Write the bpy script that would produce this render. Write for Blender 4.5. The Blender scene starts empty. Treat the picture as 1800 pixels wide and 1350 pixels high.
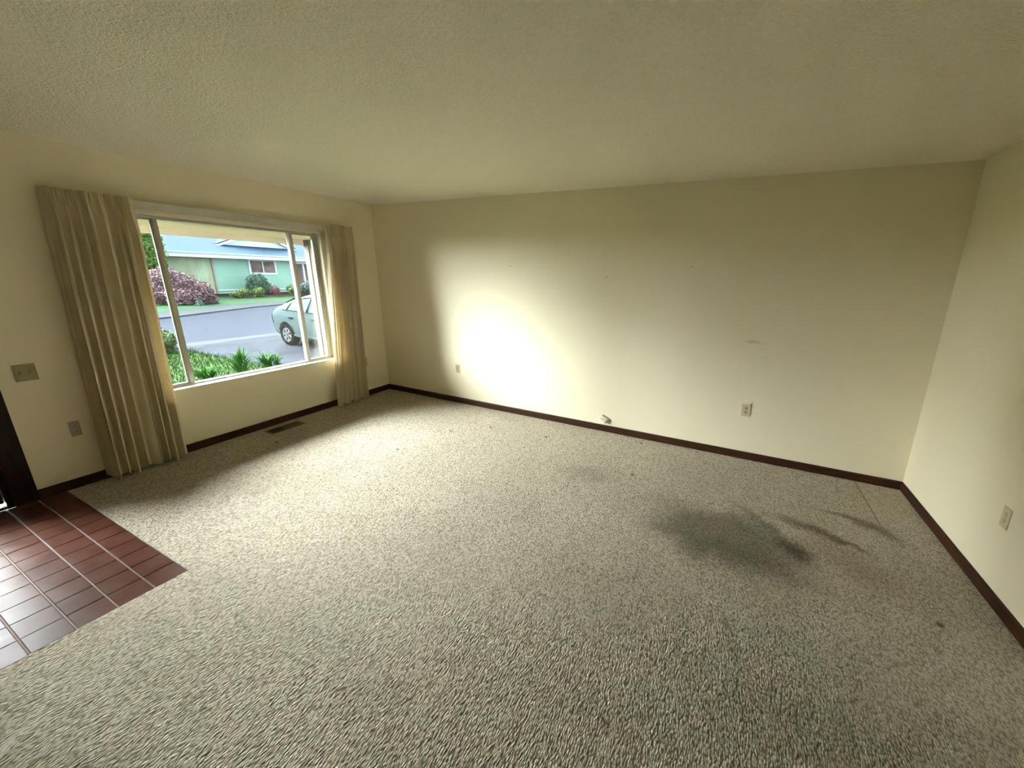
import bpy, bmesh, math, random
from mathutils import Vector, Matrix
import numpy as np

scene = bpy.context.scene
COL = scene.collection
R = random.Random(7)

# ------------------------------------------------------------------ camera
W = 5.805            # back wall length (x), window wall is x = 0, back wall is y = 0
H = 2.44
YR = -5.6            # rear wall, behind the camera
cam_d = bpy.data.cameras.new('camera')
cam = bpy.data.objects.new('camera', cam_d)
COL.objects.link(cam)
yaw, pitch, roll = 0.39446, -0.23235, 0.02442
cy_, sy_, cp_, sp_ = math.cos(yaw), math.sin(yaw), math.cos(pitch), math.sin(pitch)
fwd = Vector((-sy_ * cp_, cy_ * cp_, sp_)); rgt = Vector((cy_, sy_, 0)); upv = rgt.cross(fwd)
r2 = math.cos(roll) * rgt + math.sin(roll) * upv
u2 = -math.sin(roll) * rgt + math.cos(roll) * upv
m = Matrix((r2, u2, -fwd)).transposed().to_4x4()
m.translation = Vector((4.3735, -3.3913, 1.6367))
cam.matrix_world = m
cam_d.sensor_fit = 'HORIZONTAL'
cam_d.sensor_width = 36
cam_d.lens = 622.873 / 1800 * 36
cam_d.shift_x = -122.98 / 1800
cam_d.shift_y = -43.52 / 1800
cam_d.clip_start = 0.02
scene.camera = cam

# ------------------------------------------------------------------ world, sun, exposure
SKY = 5.0
world = bpy.data.worlds.new('sky'); scene.world = world
world.use_nodes = True
bg = world.node_tree.nodes['Background']
bg.inputs['Color'].default_value = (0.80, 0.93, 1.0, 1)
bg.inputs['Strength'].default_value = SKY

sun_d = bpy.data.lights.new('sun', 'SUN')
sun_d.energy = 124.0
sun_d.angle = math.radians(100)
sun_d.color = (0.93, 0.975, 1.0)
sun = bpy.data.objects.new('sun', sun_d); COL.objects.link(sun)
el, az = math.radians(32), math.radians(23)
sdir = Vector((math.cos(el) * math.cos(az), math.cos(el) * math.sin(az), -math.sin(el)))
sun.rotation_euler = sdir.to_track_quat('-Z', 'Y').to_euler()
sun.location = (-12, 0, 9)

def portal(name, loc, direction, sx, sy):
    d = bpy.data.lights.new(name, 'AREA'); d.shape = 'RECTANGLE'; d.size = sx; d.size_y = sy
    d.cycles.is_portal = True
    o = bpy.data.objects.new(name, d); COL.objects.link(o)
    o.location = loc; o.rotation_euler = Vector(direction).to_track_quat('-Z', 'Y').to_euler()
portal('daylight_window', (-0.17, -1.39, 1.31), (1, 0, 0), 1.46, 1.46)
portal('daylight_entry', (-0.17, -3.27, 1.1), (1, 0, 0), .70, 2.0)

scene.view_settings.view_transform = 'Standard'
scene.view_settings.look = 'None'
scene.view_settings.gamma = 1
scene.view_settings.use_curve_mapping = False
scene.view_settings.exposure = 0.98
scene.cycles.max_bounces = 12
scene.cycles.diffuse_bounces = 6
scene.cycles.transparent_max_bounces = 16
scene.cycles.sample_clamp_indirect = 14.0
scene.cycles.adaptive_threshold = 0.025
scene.cycles.caustics_reflective = False
scene.cycles.caustics_refractive = False

# ------------------------------------------------------------------ materials
class NT:
    """small helper around a node tree"""
    def __init__(self, name):
        self.mat = bpy.data.materials.new(name); self.mat.use_nodes = True
        self.t = self.mat.node_tree; self.t.nodes.clear()
        self.out = self.n('ShaderNodeOutputMaterial')
        self._c = None
    def n(self, kind, **kw):
        nd = self.t.nodes.new(kind)
        for k, v in kw.items(): setattr(nd, k, v)
        return nd
    def put(self, sock, v):
        if hasattr(v, 'node') and hasattr(v, 'is_output'): self.t.links.new(v, sock)
        elif isinstance(v, (tuple, list)):
            sock.default_value = tuple(v) if len(sock.default_value) == len(v) else tuple(v) + (1,)
        else: sock.default_value = v
    def coord(self):
        if self._c is None: self._c = self.n('ShaderNodeTexCoord').outputs['Object']
        return self._c
    def m(self, op, a, b=0.0, c=None, clamp=False):
        nd = self.n('ShaderNodeMath', operation=op); nd.use_clamp = clamp
        self.put(nd.inputs[0], a); self.put(nd.inputs[1], b)
        if c is not None: self.put(nd.inputs[2], c)
        return nd.outputs[0]
    def xyz(self):
        s = self.n('ShaderNodeSeparateXYZ'); self.put(s.inputs[0], self.coord()); return s.outputs
    def mapping(self, scale=(1, 1, 1), rot=(0, 0, 0), loc=(0, 0, 0), vec=None):
        nd = self.n('ShaderNodeMapping')
        self.put(nd.inputs['Vector'], vec if vec is not None else self.coord())
        nd.inputs['Scale'].default_value = scale; nd.inputs['Rotation'].default_value = rot
        nd.inputs['Location'].default_value = loc
        return nd.outputs[0]
    def noise(self, scale, detail=3, rough=.55, vec=None, dist=0, out='Fac'):
        nd = self.n('ShaderNodeTexNoise')
        self.put(nd.inputs['Vector'], vec if vec is not None else self.coord())
        nd.inputs['Scale'].default_value = scale; nd.inputs['Detail'].default_value = detail
        nd.inputs['Roughness'].default_value = rough; nd.inputs['Distortion'].default_value = dist
        return nd.outputs[out]
    def voro(self, scale, vec=None, feature='F1', rnd=1, out='Distance'):
        nd = self.n('ShaderNodeTexVoronoi', feature=feature)
        self.put(nd.inputs['Vector'], vec if vec is not None else self.coord())
        nd.inputs['Scale'].default_value = scale; nd.inputs['Randomness'].default_value = rnd
        return nd.outputs[out]
    def remap(self, v, a, b, c=0., d=1., smooth=True):
        nd = self.n('ShaderNodeMapRange', clamp=True)
        nd.interpolation_type = 'SMOOTHSTEP' if smooth else 'LINEAR'
        self.put(nd.inputs[0], v)
        for i, q in enumerate((a, b, c, d)): nd.inputs[i + 1].default_value = q
        return nd.outputs[0]
    def mix(self, f, a, b, mode='MIX'):
        nd = self.n('ShaderNodeMix', data_type='RGBA', blend_type=mode)
        self.put(nd.inputs[0], f); self.put(nd.inputs[6], a); self.put(nd.inputs[7], b)
        return nd.outputs[2]
    def bump(self, h, strength=.4, dist=.01, normal=None):
        nd = self.n('ShaderNodeBump'); nd.inputs['Strength'].default_value = strength
        nd.inputs['Distance'].default_value = dist; self.put(nd.inputs['Height'], h)
        if normal is not None: self.put(nd.inputs['Normal'], normal)
        return nd.outputs[0]
    def principled(self, color, rough=.6, metal=0., normal=None, spec=.5, coat=0., sheen=0.):
        p = self.n('ShaderNodeBsdfPrincipled')
        self.put(p.inputs['Base Color'], color); self.put(p.inputs['Roughness'], rough)
        p.inputs['Metallic'].default_value = metal
        p.inputs['Specular IOR Level'].default_value = spec
        p.inputs['Coat Weight'].default_value = coat
        p.inputs['Sheen Weight'].default_value = sheen
        if normal is not None: self.put(p.inputs['Normal'], normal)
        self.t.links.new(p.outputs[0], self.out.inputs[0])
        return p

def simple(name, color, rough=.6, metal=0., var=.08, scale=8., bump=0., bscale=60., spec=.3, coat=0., rnd=0.):
    k = NT(name)
    f = k.noise(scale, 4)
    dark = tuple(c * (1 - var) for c in color); light = tuple(min(1, c * (1 + var)) for c in color)
    col = k.mix(k.remap(f, .3, .7), dark, light)
    if rnd:
        g = k.n('ShaderNodeNewGeometry').outputs['Random Per Island']
        col = k.mix(k.m('MULTIPLY', g, rnd), col, tuple(c * .35 for c in color))
    nm = k.bump(k.noise(bscale, 3), bump, .01) if bump else None
    k.principled(col, rough, metal, nm, spec, coat)
    return k.mat

WALL_C = (.87, .795, .585)
def wall_mat(name, extra=None):
    k = NT(name)
    f = k.noise(150, 1, .6)
    col = k.mix(k.remap(f, .3, .7), tuple(c * .985 for c in WALL_C), WALL_C)
    if extra: col = extra(k, col)
    nm = k.bump(f, .12, .004)
    k.principled(col, .75, 0, nm, .25)
    return k.mat

def back_extra(k, col):                     # rubbed grey scuff on the back wall
    x, y, z = k.xyz()
    wob = k.m('MULTIPLY', k.m('SUBTRACT', k.noise(22, 3), .5), .03)
    u = k.m('DIVIDE', k.m('SUBTRACT', x, 4.575), .062)
    v = k.m('DIVIDE', k.m('ADD', k.m('SUBTRACT', z, 1.108), wob), .014)
    d = k.m('SQRT', k.m('ADD', k.m('MULTIPLY', u, u), k.m('MULTIPLY', v, v)))
    msk = k.m('MULTIPLY', k.remap(d, 1.35, .5), .26)
    u = k.m('DIVIDE', k.m('SUBTRACT', x, 4.66), .05)
    v = k.m('DIVIDE', k.m('ADD', k.m('SUBTRACT', z, 1.100), wob), .016)
    d = k.m('SQRT', k.m('ADD', k.m('MULTIPLY', u, u), k.m('MULTIPLY', v, v)))
    msk = k.m('ADD', msk, k.m('MULTIPLY', k.remap(d, 1.3, .4), .07))
    return k.mix(msk, col, (.22, .20, .12))

M = {}
M['wall'] = wall_mat('cream_wall_paint')
M['wall_back'] = wall_mat('cream_wall_paint_scuffed', back_extra)

k = NT('textured_ceiling')
f = k.noise(85, 2, .65)
col = k.mix(k.remap(f, .3, .7), (.86, .80, .64), (.91, .855, .69))
nm = k.bump(f, .8, .014)
k.principled(col, .9, 0, nm, .15)
M['ceiling'] = k.mat

# ---- carpet: ribbed loop pile, stains and painted leg dent shade
k = NT('beige_ribbed_carpet')
x, y, z = k.xyz()
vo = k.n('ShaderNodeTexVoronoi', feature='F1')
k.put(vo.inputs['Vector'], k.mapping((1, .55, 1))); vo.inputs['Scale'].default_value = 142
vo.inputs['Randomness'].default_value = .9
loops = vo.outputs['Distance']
sid = k.n('ShaderNodeSeparateColor'); k.put(sid.inputs[0], vo.outputs['Color'])
big = k.noise(1.1, 3, .6)
fine = k.noise(75, 2, .7)
base = k.mix(k.remap(big, .32, .68), (.63, .56, .435), (.69, .62, .49))
base = k.mix(k.remap(fine, .45, .25, 0, .30), base, (.40, .34, .25))
base = k.mix(k.remap(fine, .58, .78, 0, .30), base, (.78, .72, .60))
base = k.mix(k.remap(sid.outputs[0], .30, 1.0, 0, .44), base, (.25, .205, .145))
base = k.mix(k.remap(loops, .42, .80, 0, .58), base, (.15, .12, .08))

nzc = k.noise(5.5, 2, .62, out='Color')
nzfc = k.noise(26, 1, .65, out='Color')
def wobble(amp):
    """floor position pushed about by noise, so that blot edges are ragged"""
    q = [None, None]
    for i_, (n_, am) in enumerate(((nzc, amp), (nzfc, amp * .45))):
        v_ = k.n('ShaderNodeVectorMath', operation='MULTIPLY_ADD')
        k.put(v_.inputs[0], n_); v_.inputs[1].default_value = (am, am, 0)
        if i_ == 0:
            o_ = k.n('ShaderNodeVectorMath', operation='MULTIPLY_ADD')
            k.put(o_.inputs[0], k.coord()); o_.inputs[1].default_value = (1, 1, 0)
            o_.inputs[2].default_value = (-amp * .725, -amp * .725, 0)
            k.put(v_.inputs[2], o_.outputs[0])
        else: k.put(v_.inputs[2], q[0])
        q[0] = v_.outputs[0]
    return q[0]
def blob(vec, cx, cy, rx, ry, rot=0., soft=.5):
    mp = k.n('ShaderNodeMapping', vector_type='TEXTURE'); k.put(mp.inputs['Vector'], vec)
    mp.inputs['Location'].default_value = (cx, cy, 0); mp.inputs['Rotation'].default_value = (0, 0, rot)
    mp.inputs['Scale'].default_value = (rx, ry, 1)
    ln = k.n('ShaderNodeVectorMath', operation='LENGTH'); k.put(ln.inputs[0], mp.outputs[0])
    return ln.outputs['Value'], 1 + soft, 1 - soft
def stain_or_shade(base, vec, cx, cy, rx, ry, rot, soft, st, c):
    v_, lo, hi = blob(vec, cx, cy, rx, ry, rot, soft)
    return k.mix(k.remap(v_, lo, hi, 0., st), base, c)
wv = wobble(.22)
sv = wobble(.14)
pv = k.n('ShaderNodeVectorMath', operation='MULTIPLY'); k.put(pv.inputs[0], k.coord()); pv.inputs[1].default_value = (1, 1, 0)
pv = pv.outputs[0]
stains = [  # cx, cy, rx, ry, rot, soft, strength, colour
    (wv, 4.47, -1.17, .43, .225, .05, .45, .62, (.105, .085, .060)),
    (wv, 4.58, -1.36, .36, .13, .05, .6, .44, (.10, .08, .055)),
    (sv, 4.76, -.95, .21, .045, -.75, .95, .50, (.055, .043, .022)),
    (sv, 4.90, -1.14, .10, .075, -.7, .8, .70, (.030, .024, .012)),
    (sv, 5.02, -.86, .19, .048, -.25, .9, .70, (.095, .055, .022)),
    (sv, 5.22, -.905, .12, .018, -.22, .95, .62, (.085, .05, .02)),
    (sv, 5.26, -.595, .15, .018, .0, .95, .52, (.085, .05, .02)),
    (sv, 5.43, -.665, .13, .055, -.6, .9, .70, (.10, .058, .022)),
    (wv, 5.18, -1.10, .20, .12, -.3, .8, .36, (.26, .145, .065)),
    (wv, 4.12, -1.27, .12, .05, .2, .8, .38, (.12, .10, .06)),
    (wv, 3.42, -.87, .26, .09, .1, .7, .26, (.22, .19, .13)),  # faint shadow painted into the carpet colour
    (wv, 4.14, -.92, .12, .06, .2, .8, .25, (.17, .14, .09)),
    (sv, 2.10, -2.05, .4, .05, .5, .8, .10, (.25, .21, .15)),
    (wv, 3.0, -1.7, .5, .3, .5, .8, .10, (.25, .21, .15)),
    (sv, 4.515, -1.83, .020, .030, .0, .8, .45, (.08, .065, .04)),
]
for args in stains: base = stain_or_shade(base, *args)
# paler strip where a shelf stood against the right wall
pale = k.m('MULTIPLY', k.remap(x, 5.487, 5.497), k.remap(y, -.66, -.60))
base = k.mix(k.m('MULTIPLY', pale, .16), base, (.68, .60, .46))
line = k.m('MULTIPLY', k.remap(k.m('ABSOLUTE', k.m('SUBTRACT', x, 5.488)), .010, .003), k.remap(y, -.66, -.60))
base = k.mix(k.m('MULTIPLY', line, .5), base, (.16, .12, .07))
# pale flattened track near the tiles
base = stain_or_shade(base, sv, 2.20, -3.34, .016, .15, 0, .7, .5, (.80, .76, .65))
# small leg dent marks, the shade inside them painted as dark spots
dent_shade = [(1.767, -.709), (2.748, -.402), (3.679, -.111), (3.752, -.716), (5.492, -1.396), (2.1, -.46), (1.62, -1.24), (.47, -1.63)]
for (dx, dy) in dent_shade: base = stain_or_shade(base, pv, dx, dy, .017, .014, 0, .6, .75, (.06, .05, .03))
hgt = k.m('MULTIPLY', loops, -1.)
nm = k.bump(hgt, 1.0, .013)
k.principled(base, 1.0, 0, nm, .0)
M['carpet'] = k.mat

def tile_mat():
    k = NT('terracotta_tile')
    g = k.n('ShaderNodeObjectInfo').outputs['Random']
    k._c = k.n('ShaderNodeNewGeometry').outputs['Position']
    f = k.noise(9, 3, .6); f2 = k.noise(50, 2)
    col = k.mix(k.remap(f, .3, .7), (.072, .024, .0135), (.105, .039, .0225))
    col = k.mix(k.m('MULTIPLY', g, .30), col, (.06, .018, .010))
    col = k.mix(k.remap(f2, .62, .8, 0, .3), col, (.055, .016, .008))
    nm = k.bump(k.m('ADD', k.noise(14, 3), k.m('MULTIPLY', f2, .2)), .10, .004)
    k.principled(col, k.remap(f, .3, .7, .32, .42), 0, nm, .05)
    return k.mat
M['tile'] = tile_mat()
M['grout'] = simple('pale_grout', (.30, .235, .20), .9, bump=.3, bscale=120)
M['subfloor'] = simple('concrete_slab', (.3, .29, .27), .9)

def wood_mat(name, c1, c2, rough=.4, axis=(1, 1, 1)):
    k = NT(name)
    f = k.noise(6, 5, .6, k.mapping(axis))
    col = k.mix(k.remap(f, .35, .65), c1, c2)
    k.principled(col, rough, 0, k.bump(f, .08, .004), .2)
    return k.mat
M['base_x'] = wood_mat('dark_brown_baseboard_wood', (.030, .011, .0045), (.058, .022, .009), .5, (1, 14, 14))
M['base_y'] = wood_mat('dark_brown_baseboard_wood_y', (.030, .011, .0045), (.058, .022, .009), .5, (14, 1, 14))
M['door'] = wood_mat('dark_brown_door_wood', (.014, .006, .004), (.024, .010, .006), .45, (14, 14, 1))
M['panel'] = wood_mat('dark_wood_panelling', (.05, .026, .014), (.085, .045, .024), .5, (9, 9, .8))  # dark finish invented for the unseen walls to absorb bounce light
M['alu'] = simple('painted_aluminium', (.40, .385, .31), .38, .35, .04)
M['alu_dark'] = simple('aged_aluminium', (.46, .44, .35), .45, .1, .05)
M['sillpaint'] = simple('white_sill_paint', (.84, .82, .74), .45, var=.03)
M['rod'] = simple('ivory_rod_enamel', (.60, .575, .47), .45, var=.03)
M['plate'] = simple('almond_plastic', (.64, .55, .37), .35, var=.02)
M['plate_tan'] = simple('tan_plastic', (.46, .34, .185), .35, var=.02)
M['plate_olive'] = simple('aged_brass_plate', (.36, .32, .16), .4, var=.04)
M['plate_rose'] = simple('taupe_plastic', (.42, .36, .26), .4, var=.03)
M['slot'] = simple('dark_slot', (.03, .025, .02), .6)
M['ivory'] = simple('ivory_plastic', (.74, .68, .54), .35, var=.02)
M['screw'] = simple('steel_screw', (.5, .48, .42), .35, .8)
M['vent'] = simple('brown_register_enamel', (.115, .070, .028), .45, .2)
M['dark'] = simple('duct_black', (.004, .004, .004), .9)
M['brass'] = simple('bright_metal', (.8, .76, .66), .15, 1.)

def glass_mat(name, tint=(1, 1, 1), rough=.0):
    k = NT(name)
    fr = k.n('ShaderNodeFresnel'); fr.inputs[0].default_value = 1.45
    tr = k.n('ShaderNodeBsdfTransparent'); tr.inputs[0].default_value = tint + (1,)
    gl = k.n('ShaderNodeBsdfGlossy'); gl.inputs['Roughness'].default_value = rough
    mx = k.n('ShaderNodeMixShader')
    k.t.links.new(fr.outputs[0], mx.inputs[0]); k.t.links.new(tr.outputs[0], mx.inputs[1]); k.t.links.new(gl.outputs[0], mx.inputs[2])
    k.t.links.new(mx.outputs[0], k.out.inputs[0])
    return k.mat
M['glass'] = glass_mat('clear_glass', (.97, .99, .985))

def fabric():
    k = NT('beige_drapery_fabric')
    f = k.noise(3, 3); w = k.noise(260, 2)
    col = k.mix(k.remap(f, .3, .7), (.70, .61, .42), (.77, .68, .48))
    col = k.mix(k.remap(w, .5, .75, 0, .25), col, (.55, .46, .29))
    nm = k.bump(w, .2, .002)
    d = k.n('ShaderNodeBsdfDiffuse'); k.put(d.inputs[0], col); k.put(d.inputs['Normal'], nm)
    t = k.n('ShaderNodeBsdfTranslucent'); t.inputs[0].default_value = (.62, .46, .20, 1)
    mx = k.n('ShaderNodeMixShader'); mx.inputs[0].default_value = .11
    k.t.links.new(d.outputs[0], mx.inputs[1]); k.t.links.new(t.outputs[0], mx.inputs[2])
    k.t.links.new(mx.outputs[0], k.out.inputs[0])
    return k.mat
M['fabric'] = fabric()

# outdoors
M['soffit'] = simple('tan_soffit_paint', (.22, .185, .135), .7, var=.03, spec=.05)
M['fascia'] = simple('cream_fascia_paint', (.26, .225, .175), .6, var=.03, spec=.05)
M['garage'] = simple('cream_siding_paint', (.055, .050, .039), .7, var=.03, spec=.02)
M['lawn'] = simple('lawn_soil_green', (.011, .022, .005), .9, var=.35, scale=14, bump=.6, bscale=40, spec=.02)
M['farlawn'] = simple('far_lawn_green', (.0085, .023, .0095), .9, var=.25, scale=5, bump=.4, bscale=30, spec=.02)
M['asphalt'] = simple('blue_grey_asphalt', (.0032, .0050, .0088), .85, var=.10, scale=2.5, bump=.4, bscale=90, spec=.02)
k = NT('worn_cracked_asphalt')
f = k.noise(1.3, 6, .7); c_ = k.voro(2.6, k.mapping((.6, 1.2, 1), rot=(0, 0, .3)), 'DISTANCE_TO_EDGE')
col = k.mix(k.remap(f, .35, .65), (.0020, .0028, .0048), (.0068, .0088, .0124))
col = k.mix(k.remap(c_, .05, .0, 0, .8), col, (.008, .009, .010))
col = k.mix(k.remap(k.noise(9, 4, .7), .52, .68, 0, .75), col, (.0125, .014, .0155))
k.principled(col, .9, 0, k.bump(k.noise(60, 3), .4, .02), .02)
M['drive'] = k.mat
M['concrete'] = simple('pale_concrete', (.0095, .0114, .0124), .9, var=.12, scale=3, bump=.2, spec=.02)
M['curb'] = simple('grey_kerb', (.022, .026, .03), .9, var=.12, scale=3, spec=.02)
M['soil'] = simple('bark_mulch', (.014, .0125, .010), .95, var=.4, scale=9, bump=.5, spec=.02)
k = NT('teal_lap_siding')
x_, y_, z_ = k.xyz()
fr_ = k.m('FRACT', k.m('DIVIDE', z_, .155))
f = k.noise(.8, 4)
col = k.mix(k.remap(f, .3, .7), (.125, .215, .172), (.150, .25, .205))
col = k.mix(k.remap(fr_, .12, .0, 0, .55), col, (.06, .11, .088))
k.principled(col, .7, 0, k.bump(fr_, .5, .03), .2)
M['siding'] = k.mat
k = NT('weathered_board_siding')
x_, y_, z_ = k.xyz()
fr_ = k.m('FRACT', k.m('DIVIDE', y_, .30))
f = k.noise(1.6, 5, .7, k.mapping((1, 1, .35)))
col = k.mix(k.remap(f, .35, .65), (.15, .16, .10), (.20, .25, .17))
col = k.mix(k.remap(fr_, .08, .0, 0, .5), col, (.08, .08, .05))
k.principled(col, .8)
M['boards'] = k.mat
k = NT('blue_grey_shingles')
f = k.noise(3, 4, .7, k.mapping((1, 2.5, 1)))
col = k.mix(k.remap(f, .3, .7), (.0085, .016, .026), (.0135, .024, .036))
col = k.mix(k.remap(k.noise(26, 2), .5, .75, 0, .4), col, (.010, .017, .027))
k.principled(col, .95, 0, None, .03)
M['roof'] = k.mat
M['white'] = simple('white_house_trim', (.30, .33, .33), .6, var=.03)
M['gable'] = simple('pale_blue_gable_boards', (.20, .26, .28), .6, var=.04)
M['hglass'] = simple('dim_window_glass', (.075, .055, .048), .3, var=.6, scale=2.2, spec=.06)
M['porchdark'] = simple('porch_shade_paint', (.16, .11, .09), .8)  # even dark brown for the porch wall and corner board
def leafm(name, c, rnd=.75):
    return simple(name, c, .6, var=.2, scale=2.5, rnd=rnd, spec=.04)
M['leaf_green'] = leafm('mid_green_leaves', (.056,.082,.034))
M['leaf_dark'] = leafm('dark_green_leaves', (.04,.072,.05))
M['leaf_lime'] = leafm('lime_green_leaves', (.062,.09,.03))
M['leaf_red'] = leafm('dark_red_leaves', (.085,.04,.04))
M['leaf_maple'] = leafm('purple_red_maple_leaves', (.105,.066,.072), .6)
M['leaf_tree'] = leafm('fresh_green_tree_leaves', (.062,.105,.026), .6)
M['leaf_sage'] = leafm('sage_needles', (.06,.09,.08))
M['leaf_lily'] = simple('bright_daylily_leaves', (.009, .040, .0035), .7, var=.25, scale=6, rnd=.5, spec=.03)
M['blade'] = simple('grass_blades', (.013, .030, .006), .7, var=.3, scale=3, rnd=.5, spec=.02)
M['bark'] = simple('bark', (.10, .075, .055), .9, bump=.5)
M['paint'] = simple('pale_aqua_car_paint', (.0125, .0185, .0190), .6, .0, .02, spec=.004)
M['carglass'] = simple('tinted_car_glass', (.0105, .0150, .0162), .4, 0, .03, spec=.01)
M['tyre'] = simple('tyre_rubber', (.0015, .0017, .0021), .9, spec=.0)
M['alloy'] = simple('silver_alloy', (.026, .027, .029), .6, .0, .03, spec=.0)
M['cartrim'] = simple('black_car_trim', (.0020, .0024, .0027), .9, spec=.0)
M['taillamp'] = simple('clear_red_tail_lamp', (.010, .0105, .012), .5, spec=.01)

# ------------------------------------------------------------------ geometry helpers
def bm_box(bm, a, b):
    x0, y0, z0 = a; x1, y1, z1 = b
    vs = [bm.verts.new(p) for p in ((x0, y0, z0), (x1, y0, z0), (x1, y1, z0), (x0, y1, z0),
                                    (x0, y0, z1), (x1, y0, z1), (x1, y1, z1), (x0, y1, z1))]
    for q in ((3, 2, 1, 0), (4, 5, 6, 7), (0, 1, 5, 4), (1, 2, 6, 5), (2, 3, 7, 6), (3, 0, 4, 7)):
        bm.faces.new([vs[i] for i in q])

def bm_prism(bm, pts, axis, a, b):
    """extrude a polygon of 2-D points along an axis (0 x, 1 y, 2 z) from a to b"""
    def P(p, t):
        if axis == 0: return (t, p[0], p[1])
        if axis == 1: return (p[0], t, p[1])
        return (p[0], p[1], t)
    A = [bm.verts.new(P(p, a)) for p in pts]; B = [bm.verts.new(P(p, b)) for p in pts]
    n = len(pts)
    bm.faces.new(A[::-1]); bm.faces.new(B)
    for i in range(n): bm.faces.new((A[i], A[(i + 1) % n], B[(i + 1) % n], B[i]))

def bm_cyl(bm, c, r, h, axis=2, seg=20, r2=None):
    r2 = r if r2 is None else r2
    rings = []
    for t, rr in ((0, r), (h, r2)):
        ring = []
        for i in range(seg):
            a = 2 * math.pi * i / seg; u, v = rr * math.cos(a), rr * math.sin(a)
            p = {0: (t, u, v), 1: (u, t, v), 2: (u, v, t)}[axis]
            ring.append(bm.verts.new((c[0] + p[0], c[1] + p[1], c[2] + p[2])))
        rings.append(ring)
    for i in range(seg):
        bm.faces.new((rings[0][i], rings[0][(i + 1) % seg], rings[1][(i + 1) % seg], rings[1][i]))
    bm.faces.new(rings[0][::-1]); bm.faces.new(rings[1])

def finish(bm, name, mat, parent=None, bevel=0., smooth=False):
    bmesh.ops.recalc_face_normals(bm, faces=bm.faces)
    if bevel:
        bmesh.ops.bevel(bm, geom=list(bm.edges), offset=bevel, segments=2, affect='EDGES', profile=.6)
    me = bpy.data.meshes.new(name); bm.to_mesh(me); bm.free()
    if smooth:
        for p in me.polygons: p.use_smooth = True
    me.materials.append(mat)
    o = bpy.data.objects.new(name, me); COL.objects.link(o)
    if parent is not None: o.parent = parent
    return o

def box(name, a, b, mat, parent=None, bevel=0.):
    bm = bmesh.new()
    bm_box(bm, tuple(min(p, q) for p, q in zip(a, b)), tuple(max(p, q) for p, q in zip(a, b)))
    return finish(bm, name, mat, parent, bevel)

def boxes(name, lst, mat, parent=None, bevel=0.):
    bm = bmesh.new()
    for a, b in lst: bm_box(bm, tuple(min(p, q) for p, q in zip(a, b)), tuple(max(p, q) for p, q in zip(a, b)))
    return finish(bm, name, mat, parent, bevel)

def mesh(name, verts, faces, mat, parent=None, smooth=False):
    me = bpy.data.meshes.new(name); me.from_pydata(verts, [], faces); me.update()
    if smooth:
        for p in me.polygons: p.use_smooth = True
    me.materials.append(mat)
    o = bpy.data.objects.new(name, me); COL.objects.link(o)
    if parent is not None: o.parent = parent
    return o

def empty(name, loc=(0, 0, 0), rz=0., rot=None):
    o = bpy.data.objects.new(name, None); COL.objects.link(o)
    o.empty_display_size = .05; o.location = loc
    o.rotation_euler = rot if rot else (0, 0, rz)
    return o

def tag(o, label, cat=None, group=None, kind=None):
    if label: o['label'] = label
    if cat: o['category'] = cat
    if group: o['group'] = group
    if kind: o['kind'] = kind
    return o
def struct(o, label=None):
    o['kind'] = 'structure'
    if label: o['label'] = label
    return o

# ------------------------------------------------------------------ room shell
T = .16
OY0, OY1, OZ0, OZ1 = -2.12, -.668, .578, 2.035        # picture window opening
DY0, DY1, DZ1 = -3.62, -2.925, 2.06                   # entry door opening
struct(boxes('wall_left', [
    ((-T, OY1, 0), (0, T, H)),
    ((-T, OY0, 0), (0, OY1, OZ0)), ((-T, OY0, OZ1), (0, OY1, H)),
    ((-T, DY1, 0), (0, OY0, H)),
    ((-T, DY0, DZ1), (0, DY1, H)),
    ((-T, YR - T, 0), (0, DY0, H))], M['wall']), 'cream wall with the picture window and curtains')
struct(box('wall_back', (0, 0, 0), (W, T, H), M['wall_back']), 'long bare cream wall with small outlets')
struct(box('wall_right', (W, -2.3, 0), (W + T, T, H), M['wall']), 'cream wall at the right edge of the room')
struct(box('wall_front', (0, YR - T, 0), (W, YR, H), M['panel']), 'dark wood panelled wall behind the viewpoint')  # out of view; dark so that less light bounces onto the window wall
struct(box('wall_right_panelling', (W, YR - T, 0), (W + T, -2.3, H), M['panel']), 'dark wood panelling beyond the cream right wall')  # out of view, darkened likewise to reduce bounce light
struct(box('ceiling', (-T, YR - T, H), (W + T, T, H + .25), M['ceiling']), 'textured off-white ceiling')

TX, TY = 1.767, -2.716
# carpet floor: L shape around the tiled entry
TY2 = -4.18
bm = bmesh.new()
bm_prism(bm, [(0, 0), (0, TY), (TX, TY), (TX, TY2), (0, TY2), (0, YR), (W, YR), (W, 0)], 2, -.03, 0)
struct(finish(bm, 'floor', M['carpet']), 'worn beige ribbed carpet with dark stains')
struct(box('floor_slab', (-T, YR - T, -.25), (W + T, T, -.031), M['subfloor']), 'slab under the carpet')

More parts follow.
